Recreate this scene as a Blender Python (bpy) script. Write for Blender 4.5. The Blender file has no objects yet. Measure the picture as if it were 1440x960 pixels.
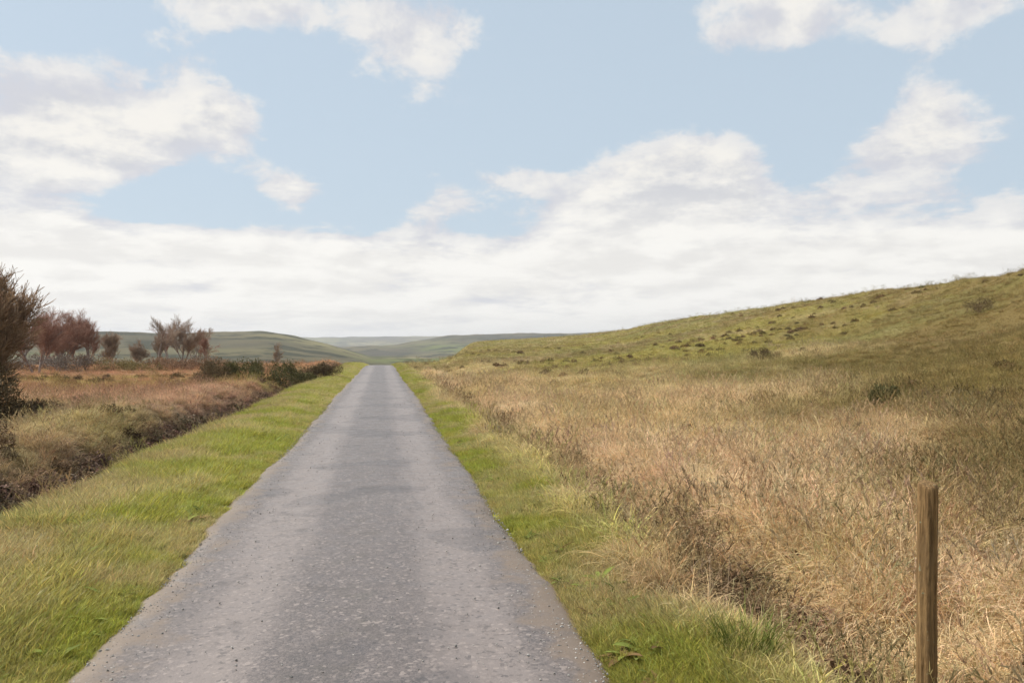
import bpy, math, random
import numpy as np
from mathutils import Vector, Matrix

R = math.radians
rng = np.random.default_rng(11)
import time; _t0 = time.time()
random.seed(11)
scn = bpy.context.scene
COL = scn.collection

# ------------------------------------------------------------------ camera
CAM_H = 1.65
YAW, PITCH = R(9.3), R(0.41)
cd = bpy.data.cameras.new("camera"); cam = bpy.data.objects.new("camera", cd); COL.objects.link(cam)
cam.location = (0, 0, CAM_H)
cam.rotation_euler = (math.pi / 2 + PITCH, 0, -YAW)
cd.sensor_width = 36; cd.lens = 28; cd.clip_start = 0.05; cd.clip_end = 30000
scn.camera = cam

# ------------------------------------------------------------------ light, exposure
SUN_EL, SUN_AZ = R(48), R(-62)          # azimuth clockwise from +Y (the way the road runs)
scn.view_settings.view_transform = 'Standard'
scn.view_settings.look = 'None'
scn.view_settings.exposure = 0.35
scn.view_settings.gamma = 1.0
sl = bpy.data.lights.new("sun", 'SUN'); sun = bpy.data.objects.new("sun", sl); COL.objects.link(sun)
sl.energy = 4.8; sl.angle = R(0.6); sl.color = (1.0, 0.945, 0.86)
sdir = Vector((math.sin(SUN_AZ) * math.cos(SUN_EL), math.cos(SUN_AZ) * math.cos(SUN_EL), math.sin(SUN_EL)))
sun.rotation_euler = sdir.to_track_quat('Z', 'Y').to_euler()

F = 1120.0                                # focal length in the photograph's pixels
_M = Matrix.Rotation(-YAW, 3, 'Z') @ Matrix.Rotation(PITCH, 3, 'X')
def ray(px, py):
    return (_M @ Vector(((px - 720) / F, 1.0, -(py - 480) / F))).normalized()
def azel(px, py):
    d = ray(px, py)
    return math.atan2(d.x, d.y), math.asin(d.z)

# ------------------------------------------------------------------ node helper
class NT:
    def __init__(s, tree): s.t = tree
    def n(s, typ, **kw):
        nd = s.t.nodes.new(typ)
        for k, v in kw.items(): setattr(nd, k, v)
        return nd
    def put(s, sock, v):
        if v is None: return
        if hasattr(v, 'is_linked') or hasattr(v, 'links'): s.t.links.new(v, sock)
        else:
            if isinstance(v, (tuple, list)) and len(v) == 3 and sock.type == 'RGBA': v = (*v, 1)
            sock.default_value = v
    def m(s, op, a, b=None, c=None, clamp=False):
        nd = s.n('ShaderNodeMath', operation=op, use_clamp=clamp)
        for i, v in enumerate((a, b, c)):
            if v is not None: s.put(nd.inputs[i], v)
        return nd.outputs[0]
    def mix(s, f, a, b, blend='MIX'):
        nd = s.n('ShaderNodeMix', data_type='RGBA', blend_type=blend)
        s.put(nd.inputs[0], f); s.put(nd.inputs[6], a); s.put(nd.inputs[7], b)
        return nd.outputs[2]
    def rng(s, v, a, b, c=0.0, d=1.0, smooth=True):
        nd = s.n('ShaderNodeMapRange', interpolation_type='SMOOTHSTEP' if smooth else 'LINEAR')
        for i, q in enumerate((v, a, b, c, d)): s.put(nd.inputs[i], q)
        return nd.outputs[0]
    def noise(s, vec, scale, detail=4, rough=0.55, dist=0.0):
        nd = s.n('ShaderNodeTexNoise')
        if vec is not None: s.put(nd.inputs['Vector'], vec)
        s.put(nd.inputs['Scale'], scale); s.put(nd.inputs['Detail'], detail)
        s.put(nd.inputs['Roughness'], rough); s.put(nd.inputs['Distortion'], dist)
        return nd.outputs[0]

# ------------------------------------------------------------------ sky: Nishita + clouds
w = bpy.data.worlds.new("World"); scn.world = w; w.use_nodes = True
w.node_tree.nodes.clear(); N = NT(w.node_tree)
sky = N.n('ShaderNodeTexSky', sky_type='NISHITA', sun_disc=False, sun_elevation=SUN_EL, sun_rotation=SUN_AZ)
sky.air_density = 1.0; sky.dust_density = 1.0; sky.ozone_density = 1.0
tc = N.n('ShaderNodeTexCoord'); D = tc.outputs['Generated']
sep = N.n('ShaderNodeSeparateXYZ'); N.put(sep.inputs[0], D)
az = N.m('ARCTAN2', sep.outputs[0], sep.outputs[1])
el = N.m('ARCSINE', sep.outputs[2])
# domain warp so the cloud edges billow
vv = N.m('MULTIPLY', N.m('LOGARITHM', N.m('ADD', N.m('MAXIMUM', el, 0.0), 0.09), 2.71828), 0.62)
def wvec(da, de):
    c = N.n('ShaderNodeCombineXYZ'); N.put(c.inputs[0], N.m('ADD', az, da)); N.put(c.inputs[1], N.m('ADD', vv, de)); c.inputs[2].default_value = 0.0
    return c.outputs[0]
WV = wvec(0.0, 0.0); WS = wvec(-0.022, 0.040)
n1 = N.noise(WV, 5.5, 9, 0.58, 0.15)
n2 = N.noise(WV, 15.0, 9, 0.66, 0.25)
n3 = N.noise(WV, 2.3, 3, 0.5)
s1 = N.noise(WS, 5.5, 7, 0.58, 0.15); s2 = N.noise(WS, 15.0, 6, 0.66, 0.25)
# (photo x, photo y, rx, ry, strength) -> direction on the sky
CL = [(370, 5, 150, 42, .46), (590, 62, 75, 62, .46), (195, 165, 150, 62, .46), (60, 240, 75, 100, .46),
      (160, 62, 110, 30, .16), (320, 165, 60, 36, .18), (440, 130, 55, 45, .10), (420, 190, 50, 60, -.20), (170, 225, 100, 40, .22),
      (412, 270, 55, 36, .46), (612, 302, 55, 36, .40), (640, 150, 60, 30, .16), (735, 252, 65, 20, .27),
      (945, 262, 120, 66, .44), (960, 320, 150, 60, .40), (830, 300, 60, 45, .26), (1120, 8, 95, 46, .36), (1380, 0, 95, 46, .42), (1290, 215, 95, 62, .31),
      (1315, 140, 55, 55, .24), (1190, 235, 60, 40, .22), (1090, 55, 130, 26, .14), (1240, 285, 260, 26, .18),
      (860, 130, 80, 30, .05), (1290, 50, 40, 24, .12), (990, 240, 60, 45, .2), (1125, 215, 55, 60, -.30), (1390, 115, 60, 60, -.25), (1210, 120, 55, 60, -.2), (60, 12, 90, 42, -.34), (230, 284, 120, 20, -.30), (500, 200, 70, 60, -.12), (265, 335, 190, 26, .30), (1400, 300, 80, 26, .22), (960, 255, 110, 50, .2), (1300, 180, 70, 55, .14)]
acc = None
for px, py, rx, ry, s in CL:
    a0, e0 = azel(px, py)
    u = N.m('MULTIPLY', N.m('SUBTRACT', az, a0), F / rx * 0.9)
    v = N.m('MULTIPLY', N.m('SUBTRACT', el, e0), F / ry * 0.95)
    q = N.m('ADD', N.m('MULTIPLY', u, u), N.m('MULTIPLY', v, v))
    g = N.m('MULTIPLY', N.m('EXPONENT', N.m('MULTIPLY', q, -1.0)), s)
    acc = g if acc is None else N.m('ADD', acc, g)
# the bank along the horizon, its top uneven
topel = N.m('ADD', 0.135, N.m('MULTIPLY', N.m('SUBTRACT', n3, 0.5), 0.05))
bank = N.rng(N.m('SUBTRACT', topel, el), -0.022, 0.03, 0.0, 0.62)
# elsewhere in the sky dome (outside the picture): broken cloud
outside = N.rng(N.m('ABSOLUTE', N.m('SUBTRACT', az, YAW)), 0.62, 0.85, 0.0, 0.22)
high = N.rng(el, 0.42, 0.6, 0.0, 0.16)
bias = N.m('ADD', N.m('ADD', acc, bank), N.m('MAXIMUM', outside, high))
dens = N.m('ADD', bias, N.m('ADD', N.m('MULTIPLY', N.m('SUBTRACT', n1, 0.5), 0.95), N.m('MULTIPLY', N.m('SUBTRACT', n2, 0.5), 0.62)))
cover = N.rng(dens, 0.19, 0.36)
thick = N.rng(dens, 0.30, 0.62)
# blue of the sky: Nishita, paled by the thin veil of humidity
veil = N.rng(el, 0.0, 0.6, 0.42, 0.30)
BG = 0.1
def lin(r, g, b, k=1.0 / BG / 2 ** 0.35):
    f = lambda c: (c / 255 / 12.92 if c <= 10 else ((c / 255 + 0.055) / 1.055) ** 2.4) * k
    return (f(r), f(g), f(b))
blue = N.mix(N.rng(el, 0.0, 0.7, 0.90, 0.78), sky.outputs[0], lin(199, 215, 228))
relief = N.m('ADD', N.m('MULTIPLY', N.m('SUBTRACT', n1, s1), 1.0), N.m('MULTIPLY', N.m('SUBTRACT', n2, s2), 0.42))
lit = N.rng(N.m('SUBTRACT', relief, N.m('MULTIPLY', N.rng(dens, .45, .95), .05)), -0.17, 0.10)
hi = N.mix(N.rng(el, 0.12, 0.24), lin(252, 250, 245), lin(246, 243, 237)); lo_ = N.mix(N.rng(el, 0.10, 0.22), lin(237, 235, 231), lin(208, 210, 216))
ccol = N.mix(thick, N.mix(lit, lin(211, 213, 221), lin(232, 232, 232)), N.mix(lit, lo_, hi))
low = N.rng(el, 0.0, 0.055, 0.6, 0.0)
ccol = N.mix(low, ccol, lin(228, 227, 222))
final = N.mix(cover, blue, ccol)
below = N.rng(el, -0.03, -0.005, 0.0, 1.0)
final = N.mix(below, lin(120, 118, 100), final)
bg = N.n('ShaderNodeBackground'); N.put(bg.inputs[0], final); bg.inputs[1].default_value = BG
wo = N.n('ShaderNodeOutputWorld'); w.node_tree.links.new(bg.outputs[0], wo.inputs[0])

# ------------------------------------------------------------------ numeric helpers
_lat = np.random.default_rng(5).random((256, 256))
def vnoise(x, y):
    xi = np.floor(x).astype(int); yi = np.floor(y).astype(int)
    fx = x - xi; fy = y - yi
    fx = fx * fx * (3 - 2 * fx); fy = fy * fy * (3 - 2 * fy)
    a = _lat[xi & 255, yi & 255]; b = _lat[(xi + 1) & 255, yi & 255]
    c = _lat[xi & 255, (yi + 1) & 255]; d = _lat[(xi + 1) & 255, (yi + 1) & 255]
    return (a * (1 - fx) + b * fx) * (1 - fy) + (c * (1 - fx) + d * fx) * fy
def fbm(x, y, s, o=4):
    t = 0; amp = 0.5; tot = 0; f = 1.0 / s
    for i in range(o):
        t = t + amp * vnoise(x * f + 17.3 * i, y * f + 9.1 * i); tot += amp; amp *= 0.5; f *= 2.03
    return t / tot
def sst(x, a, b):
    t = np.clip((x - a) / (b - a), 0, 1); return t * t * (3 - 2 * t)

# ------------------------------------------------------------------ the lie of the land
XC, HALF = -0.19, 1.36                     # road centre and half width
def road_drop(r):
    q = np.maximum(0, r - 62)
    return -22 * (1 - np.exp(-(q / 220) ** 2 * 1.1))
SK = [(640, 481), (760, 475), (816, 471), (850, 467), (884, 463), (918, 454), (952, 449), (986, 444), (1020, 440), (1071, 432),
      (1105, 426), (1140, 423), (1173, 418), (1207, 413), (1241, 407), (1309, 399), (1343, 394), (1377, 390), (1411, 385), (1440, 379), (1600, 350), (1900, 335)]
SK_A = np.array([azel(p, 480)[0] for p, q in SK]); SK_E = np.array([azel(p, q)[1] for p, q in SK])
SK_D = np.interp(SK_A, [SK_A[0], SK_A[2], SK_A[8], SK_A[-3], SK_A[-1]], [330, 240, 130, 62, 50])
def terrain(x, y):
    x = np.asarray(x, float); y = np.asarray(y, float)
    r = np.hypot(x, y); a = np.arctan2(x, y)
    lat = x - XC
    base = road_drop(np.maximum(y, r * 0.9))
    # hillside rising on the right
    aa = np.clip(np.where(a > 2.3, 2.3, a), SK_A[0], SK_A[-1])
    Dc = np.interp(aa, SK_A, SK_D); e = np.interp(aa, SK_A, SK_E)
    zc = CAM_H + Dc * np.tan(e)
    t = np.maximum(0, (r - 5) / (Dc - 5))
    prof = np.where(t < 1, 0.30 * t + 0.70 * t ** 1.9, 1 + 0.22 * (1 - np.exp(-(t - 1) * 1.5)))
    hill = zc * np.clip(prof, 0, 2)
    wgt = sst(lat, 1.7, 9.0) * sst(a, SK_A[0] - 0.06, SK_A[0] + 0.03)
    far = sst(r, 380, 800)
    z = base * (1 - wgt) + (hill * (1 - far) + far * -18) * wgt
    # undulation
    und = (fbm(x, y, 9.0, 4) - 0.5) * 0.55 + (fbm(x + 90, y, 2.1, 3) - 0.5) * 0.18
    gul = np.abs(fbm(x * 1.0 + 5, y * .6 + 40, 16.0, 4) - .5)
    und = und + (sst(gul, 0, .09) - 1) * .55 * sst(r, 16, 34) * (lat > 0)
    off = sst(np.abs(lat), 1.7, 4.5)
    z = z + und * off * (1 - 0.5 * sst(r, 50, 90)) + (fbm(x, y, 0.7, 3) - 0.5) * 0.07 * sst(np.abs(lat), 1.35, 1.9)
    # verges, left ditch with its far bank, shallow right-hand drain
    wob = (fbm(y * 0 + 3, y, 5.0, 3) - 0.5) * 0.5
    ll = -lat + wob
    near = 1 - sst(r, 80, 140)
    z = z + near * (0.06 * sst(ll, 1.5, 2.4) - 0.50 * np.exp(-((ll - 3.75) / 0.5) ** 2) + 0.30 * np.exp(-((ll - 4.9) / 0.8) ** 2))
    lr = lat + wob
    z = z + near * (0.05 * sst(lr, 1.5, 2.2) - 0.22 * np.exp(-((lr - 2.6) / 0.34) ** 2) + 0.14 * np.exp(-((lr - 3.7) / 0.8) ** 2))
    return z - 0.05 * (1 - sst(np.abs(lat), HALF - 0.12, HALF + 0.10))
def zat(x, y): return float(terrain(np.array([x]), np.array([y]))[0])
def hit(px, py, rmax=600):
    """where the photo's ray meets the land"""
    d = ray(px, py); t = np.geomspace(1.5, rmax, 4000)
    X = d.x * t; Y = d.y * t; Z = CAM_H + d.z * t
    k = np.nonzero(Z < terrain(X, Y))[0]
    k = k[0] if len(k) else len(t) - 1
    return float(X[k]), float(Y[k])
def along(px, dist):
    d = ray(px, 480); h = math.hypot(d.x, d.y)
    return d.x / h * dist, d.y / h * dist

HA, HR = zip(*[(azel(px, 480)[0], math.hypot(*hit(px, py))) for px, py in ((640, 530), (760, 536), (900, 540), (1050, 550), (1200, 560), (1300, 560), (1430, 566), (1700, 580))])
LGX, LGY = hit(20, 612)
print(LGX, LGY, 'green from', [round(v, 1) for v in HR])
# colour of what grows where (albedo)
GREEN = np.array((.345, .350, .060)); GREEN2 = np.array((.425, .400, .095)); STRAW = np.array((.600, .450, .275)); STRAW2 = np.array((.500, .385, .205))
OLIVE = np.array((.240, .212, .080)); BROWN = np.array((.230, .155, .080)); HEATH = np.array((.210, .140, .095)); BRACK = np.array((.400, .255, .160))
def mixc(a, b, t): return a * (1 - t[..., None]) + b * t[..., None]
def zones(x, y):
    x = np.asarray(x, float); y = np.asarray(y, float)
    lat = x - XC; r = np.hypot(x, y); a = np.arctan2(x, y)
    wob = (fbm(y * 0 + 3, y, 5.0, 3) - 0.5) * 0.5
    e1 = (fbm(x, y, 1.3, 4) - 0.5); e2 = (fbm(x + 50, y + 20, 5.0, 4) - 0.5); e3 = fbm(x - 30, y + 70, 14.0, 4) - 0.5
    verge_r = 1 - sst(lat + e1 * 1.4 + e2 * 1.0, 1.70, 2.45)
    verge_l = 1 - sst(-lat + wob + e1 * 0.7, 2.95, 3.45)
    heath_l = np.exp(-((-lat + wob - 3.72) / 0.42) ** 2) * (1 - sst(r, 60, 90))
    t = np.interp(a, SK_A, SK_D); rr = r / np.maximum(t, 30)
    greenhill = sst(r * (1 + e2 * .9 + e3 * .9), np.interp(a, HA, HR) * .62, np.interp(a, HA, HR) * 1.7)
    return lat, r, a, verge_r, verge_l, heath_l, greenhill, e1, e2, e3
def colour(x, y):
    lat, r, a, vr, vl, hl, gh, e1, e2, e3 = zones(x, y)
    straw = mixc(STRAW, STRAW2, sst(e2 + e1 * 0.5, -0.2, 0.25))
    straw = mixc(straw, BROWN * 1.25, sst(e1 + e3 * 0.6, 0.14, 0.36) * 0.4)
    right = mixc(straw, mixc(OLIVE, OLIVE * np.array((1.2, 1.15, .9)), sst(e3, -.2, .2)), np.clip(gh, 0, 1))
    right = mixc(right, np.array((.200, .138, .070)), sst(fbm(x * .7 - 11, y + 5, 8.5, 6), .52, .58) * np.clip(gh, 0, 1) * .6)
    right = mixc(right, np.array((.420, .330, .170)), sst(fbm(x + 61, y * .8 + 25, 4.0, 5), .56, .70) * np.clip(gh, 0, 1) * .6)
    trk = np.abs(((terrain(x, y) * 1.0 + (fbm(x, y, 11.0, 3) - .5) * 1.3) % 1.55) - .3)
    right = mixc(right, np.array((.330, .250, .150)), (1 - sst(trk, .03, .10)) * sst(fbm(x + 3, y * .7, 7.0, 3), .44, .56) * np.clip(gh, 0, 1) * .7)
    # the steeper land at the far right is darker, browner heath
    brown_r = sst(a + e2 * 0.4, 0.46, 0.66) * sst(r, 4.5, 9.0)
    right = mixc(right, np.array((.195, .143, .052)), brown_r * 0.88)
    left = mixc(BRACK, np.array((.290, .215, .100)), sst(e2 + 0.4 * e1, -0.18, 0.2))
    left = mixc(left, BRACK * np.array((.9, .72, .6)), sst(r, 22, 40) * 0.6)
    left = mixc(left, np.array((.300, .275, .075)), sst(e3 + e2 * 0.7, 0.10, 0.30) * 0.5)
    left = mixc(left, HEATH, np.clip(hl * 1.25, 0, 1))
    drain = np.exp(-((lat + e1 * .8 - 2.55) / .28) ** 2) * (1 - sst(r, 30, 60))
    right = mixc(right, np.array((.215, .150, .080)), np.clip(drain * 1.2, 0, 1) * .85)
    left = mixc(left, np.array((.340, .330, .085)), np.exp(-((x - LGX) / 1.5) ** 2 - ((y - LGY) / 2.0) ** 2) * .8)
    left = mixc(left, np.array((.460, .330, .215)), np.exp(-((lat + 6.2) / 1.5) ** 2 - ((y - 15) / 5) ** 2) * .8)
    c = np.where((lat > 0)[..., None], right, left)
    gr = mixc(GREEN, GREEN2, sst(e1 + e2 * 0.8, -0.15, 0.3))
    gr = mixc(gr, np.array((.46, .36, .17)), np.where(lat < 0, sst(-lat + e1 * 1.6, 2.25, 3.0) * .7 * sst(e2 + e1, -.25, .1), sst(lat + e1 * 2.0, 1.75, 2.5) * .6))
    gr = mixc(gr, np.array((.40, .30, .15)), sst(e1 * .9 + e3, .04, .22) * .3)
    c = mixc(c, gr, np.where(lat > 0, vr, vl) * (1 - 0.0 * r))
    return c

# ------------------------------------------------------------------ mesh helpers
def mesh_np(name, V, Fq, mat=None, smooth=True, attr=None, mats=None):
    """V (n,3); Fq (m,k) one polygon size"""
    me = bpy.data.meshes.new(name)
    V = np.ascontiguousarray(V, np.float32); Fq = np.ascontiguousarray(Fq, np.int32)
    me.vertices.add(len(V)); me.vertices.foreach_set("co", V.ravel())
    if len(Fq):
        k = Fq.shape[1]
        me.loops.add(Fq.size); me.loops.foreach_set("vertex_index", Fq.ravel())
        me.polygons.add(len(Fq)); me.polygons.foreach_set("loop_start", np.arange(0, Fq.size, k, dtype=np.int32))
        me.polygons.foreach_set("use_smooth", np.full(len(Fq), smooth))
    if attr is not None:
        for nm, arr in attr.items():
            ca = me.attributes.new(nm, 'FLOAT_COLOR', 'POINT')
            ca.data.foreach_set("color", np.concatenate([arr, np.ones((len(arr), 1))], 1).astype(np.float32).ravel())
    me.update(calc_edges=True); me.validate()
    if mat is not None: me.materials.append(mat)
    return me
def link(name, me, parent=None, loc=None, **props):
    o = bpy.data.objects.new(name, me); COL.objects.link(o)
    if parent is not None: o.parent = parent
    if loc is not None: o.location = loc
    for k, v in props.items(): o[k] = v
    return o
def thing(name, loc, label, cat, group=None, rotz=0.0):
    o = bpy.data.objects.new(name, None); COL.objects.link(o); o.location = loc; o.rotation_euler = (0, 0, rotz)
    o.empty_display_size = 0.2
    o["label"] = label; o["category"] = cat
    if group: o["group"] = group
    return o
def grid_faces(nr, nc, wrap=False):
    i = np.arange(nr - 1)[:, None]; j = np.arange(nc if wrap else nc - 1)[None, :]
    j2 = (j + 1) % nc
    a = i * nc + j; b = i * nc + j2; c = (i + 1) * nc + j2; d = (i + 1) * nc + j
    return np.stack([a, b, c, d], -1).reshape(-1, 4)

def new_mat(name):
    m = bpy.data.materials.new(name); m.use_nodes = True; m.node_tree.nodes.clear()
    n = NT(m.node_tree); out = n.n('ShaderNodeOutputMaterial')
    return m, n, out
def pos(n): return n.n('ShaderNodeNewGeometry').outputs['Position']

# ------------------------------------------------------------------ materials
def ground_mat():
    m, n, out = new_mat("moor_soil")
    p = pos(n)
    at = n.n('ShaderNodeAttribute', attribute_name='tint')
    a = n.noise(p, 1.6, 6, 0.65); b = n.noise(p, 14.0, 5, 0.7); c = n.noise(p, 0.11, 5, 0.6)
    dark = n.mix(1.0, at.outputs['Color'], (.40, .36, .30), 'MULTIPLY')
    col = n.mix(n.rng(b, .36, .62), dark, at.outputs['Color'])
    col = n.mix(n.rng(a, .40, .70, 0, .5), col, n.mix(1.0, col, (.72, .66, .55), 'MULTIPLY'))
    col = n.mix(n.rng(c, .42, .66, 0, .35), col, (.11, .12, .03))
    bs = n.n('ShaderNodeBsdfPrincipled'); n.put(bs.inputs['Base Color'], col); bs.inputs['Roughness'].default_value = .95
    bs.inputs['Specular IOR Level'].default_value = .1
    bp = n.n('ShaderNodeBump'); bp.inputs['Strength'].default_value = .9; bp.inputs['Distance'].default_value = .12
    n.put(bp.inputs['Height'], n.m('ADD', n.m('MULTIPLY', a, .9), n.m('MULTIPLY', b, .5)))
    n.put(bs.inputs['Normal'], bp.outputs[0]); n.put(out.inputs[0], bs.outputs[0])
    return m
def hills_mat():
    m, n, out = new_mat("hill_moorland")
    p = pos(n)
    a = n.noise(p, .0022, 6, .6); b = n.noise(p, .012, 5, .65); v = n.n('ShaderNodeTexVoronoi'); n.put(v.inputs['Vector'], p); v.inputs['Scale'].default_value = .004
    col = n.mix(n.rng(a, .40, .62), (.115, .100, .055), (.058, .055, .038))
    fields = n.mix(n.rng(v.outputs['Color'], .3, .7), (.11, .125, .045), (.19, .165, .085))
    col = n.mix(n.rng(n.noise(p, .0013, 3, .5), .48, .60), col, fields)
    col = n.mix(n.rng(b, .50, .58, 0, .85), col, (.030, .034, .020))
    bs = n.n('ShaderNodeBsdfDiffuse'); n.put(bs.inputs[0], col); n.put(out.inputs[0], bs.outputs[0])
    return m
def road_mat():
    m, n, out = new_mat("worn_asphalt")
    p = pos(n); sp = n.n('ShaderNodeSeparateXYZ'); n.put(sp.inputs[0], p)
    lat = n.m('SUBTRACT', sp.outputs[0], XC)
    stretch = n.n('ShaderNodeVectorMath', operation='MULTIPLY'); n.put(stretch.inputs[0], p); stretch.inputs[1].default_value = (1, .16, 1)
    streak = n.noise(stretch.outputs[0], 2.2, 5, .6)
    big = n.noise(p, .55, 5, .6); mid = n.noise(p, 4.5, 6, .68)
    vo = n.n('ShaderNodeTexVoronoi'); n.put(vo.inputs['Vector'], p); vo.inputs['Scale'].default_value = 95
    vo2 = n.n('ShaderNodeTexVoronoi'); n.put(vo2.inputs['Vector'], p); vo2.inputs['Scale'].default_value = 210
    wl = n.m('ADD', n.m('ABSOLUTE', lat), n.m('MULTIPLY', n.m('SUBTRACT', streak, .5), .55))
    track = n.m('SUBTRACT', 1.0, n.rng(n.m('ABSOLUTE', n.m('SUBTRACT', wl, .72)), .10, .42))
    edge = n.rng(wl, 1.12, 1.40)
    col = n.mix(n.rng(vo.outputs['Color'], .1, .9), (.070, .062, .058), (.150, .136, .128))
    col = n.mix(n.rng(vo2.outputs['Color'], .78, .95, 0, .55), col, (.25, .23, .21))
    col = n.mix(n.rng(mid, .50, .74, 0, .45), col, (.058, .052, .048))
    col = n.mix(n.rng(big, .42, .62, 0, .30), col, (.140, .129, .121))
    col = n.mix(n.m('MULTIPLY', track, .75), col, (.215, .200, .190))
    col = n.mix(n.m('MULTIPLY', edge, .60), col, (.150, .126, .096))
    moss = n.m('MULTIPLY', n.m('SUBTRACT', 1.0, n.rng(n.m('ABSOLUTE', lat), .04, .30)), n.rng(n.noise(p, 6.0, 5, .7), .50, .72))
    col = n.mix(n.m('MULTIPLY', moss, .45), col, (.068, .064, .040))
    # fine cracks
    cv = n.n('ShaderNodeTexVoronoi', feature='DISTANCE_TO_EDGE'); wp = n.n('ShaderNodeVectorMath', operation='ADD'); n.put(wp.inputs[0], p)
    nz = n.n('ShaderNodeTexNoise'); nz.inputs['Scale'].default_value = 3.0; n.put(nz.inputs['Vector'], p)
    n.put(wp.inputs[1], nz.outputs['Color']); n.put(cv.inputs['Vector'], wp.outputs[0]); cv.inputs['Scale'].default_value = .6
    crack = n.m('MULTIPLY', n.m('SUBTRACT', 1.0, n.rng(cv.outputs['Distance'], .002, .007)), n.rng(n.noise(p, .33, 2, .5), .56, .62))
    col = n.mix(n.m('MULTIPLY', crack, .22), col, (.05, .045, .04))
    pt = n.n('ShaderNodeTexNoise'); pt.inputs['Scale'].default_value = .42; pt.inputs['Detail'].default_value = 2; n.put(pt.inputs['Vector'], p)
    vo3 = n.n('ShaderNodeTexVoronoi'); n.put(vo3.inputs['Vector'], p); vo3.inputs['Scale'].default_value = 46
    col = n.mix(n.rng(vo3.outputs['Color'], .70, .92, 0, .6), col, (.30, .28, .262)); col = n.mix(n.rng(vo3.outputs['Color'], .30, .08, 0, .6), col, (.050, .045, .042))
    worn = n.rng(n.noise(p, 9.0, 6, .75), .52, .66, 0, .5); col = n.mix(n.m('MULTIPLY', worn, n.rng(big, .40, .60)), col, (.068, .062, .058))
    patch = n.rng(pt.outputs[0], .560, .575, 0, .55)
    col = n.mix(patch, col, n.mix(1.0, col, (.62, .62, .63), 'MULTIPLY'))
    stain = n.rng(n.noise(p, 1.7, 6, .75), .54, .70, 0, .65)
    col = n.mix(stain, col, (.055, .048, .042))
    mud = n.m('MULTIPLY', n.rng(n.m('ADD', wl, n.m('MULTIPLY', n.m('SUBTRACT', n.noise(p, 2.4, 6, .7), .5), 1.5)), 1.02, 1.34), .85)
    col = n.mix(mud, col, (.165, .130, .088))
    col = n.mix(1.0, col, (.92, .80, .745), 'MULTIPLY')
    bs = n.n('ShaderNodeBsdfPrincipled'); n.put(bs.inputs['Base Color'], col)
    n.put(bs.inputs['Roughness'], n.rng(mid, .3, .7, .42, .56)); bs.inputs['Specular IOR Level'].default_value = .9
    bp = n.n('ShaderNodeBump'); bp.inputs['Strength'].default_value = .16; bp.inputs['Distance'].default_value = .005
    h = n.m('ADD', n.m('MULTIPLY', vo.outputs['Distance'], -.9), n.m('MULTIPLY', mid, 1.1))
    h = n.m('SUBTRACT', h, crack)
    n.put(bp.inputs['Height'], h); n.put(bs.inputs['Normal'], bp.outputs[0]); n.put(out.inputs[0], bs.outputs[0])
    return m
def blade_mat(name, transl=.35, rough=.55, spec=.25):
    m, n, out = new_mat(name)
    at = n.n('ShaderNodeAttribute', attribute_name='tint', attribute_type='INSTANCER')
    av = n.n('ShaderNodeAttribute', attribute_name='shade', attribute_type='GEOMETRY')   # blade to blade differences
    col = n.mix(1.0, at.outputs['Color'], av.outputs['Color'], 'MULTIPLY')
    bs = n.n('ShaderNodeBsdfPrincipled'); n.put(bs.inputs['Base Color'], col); bs.inputs['Roughness'].default_value = rough
    bs.inputs['Specular IOR Level'].default_value = spec
    tr = n.n('ShaderNodeBsdfTranslucent'); n.put(tr.inputs[0], col)
    mx = n.n('ShaderNodeMixShader'); mx.inputs[0].default_value = transl
    n.put(mx.inputs[1], bs.outputs[0]); n.put(mx.inputs[2], tr.outputs[0]); n.put(out.inputs[0], mx.outputs[0])
    return m
def plain_leaf_mat(name, c1, c2, transl=.2, scale=3.0, rough=.7):
    m, n, out = new_mat(name)
    av = n.n('ShaderNodeAttribute', attribute_name='shade')
    col = n.mix(n.rng(n.noise(pos(n), scale, 4, .6), .35, .65), c1, c2)
    col = n.mix(1.0, col, av.outputs['Color'], 'MULTIPLY')
    bs = n.n('ShaderNodeBsdfPrincipled'); n.put(bs.inputs['Base Color'], col); bs.inputs['Roughness'].default_value = rough
    bs.inputs['Specular IOR Level'].default_value = .04
    tr = n.n('ShaderNodeBsdfTranslucent'); n.put(tr.inputs[0], col)
    mx = n.n('ShaderNodeMixShader'); mx.inputs[0].default_value = transl
    n.put(mx.inputs[1], bs.outputs[0]); n.put(mx.inputs[2], tr.outputs[0]); n.put(out.inputs[0], mx.outputs[0])
    return m
def bark_mat(name, c1, c2):
    m, n, out = new_mat(name)
    tc = n.n('ShaderNodeTexCoord'); st = n.n('ShaderNodeVectorMath', operation='MULTIPLY'); n.put(st.inputs[0], tc.outputs['Object']); st.inputs[1].default_value = (1, 1, .2)
    a = n.noise(st.outputs[0], 22, 5, .65)
    bs = n.n('ShaderNodeBsdfPrincipled'); n.put(bs.inputs['Base Color'], n.mix(n.rng(a, .35, .65), c1, c2)); bs.inputs['Roughness'].default_value = .9
    bs.inputs['Specular IOR Level'].default_value = .15
    bp = n.n('ShaderNodeBump'); bp.inputs['Distance'].default_value = .02; n.put(bp.inputs['Height'], a); n.put(bs.inputs['Normal'], bp.outputs[0])
    n.put(out.inputs[0], bs.outputs[0]); return m
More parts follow.
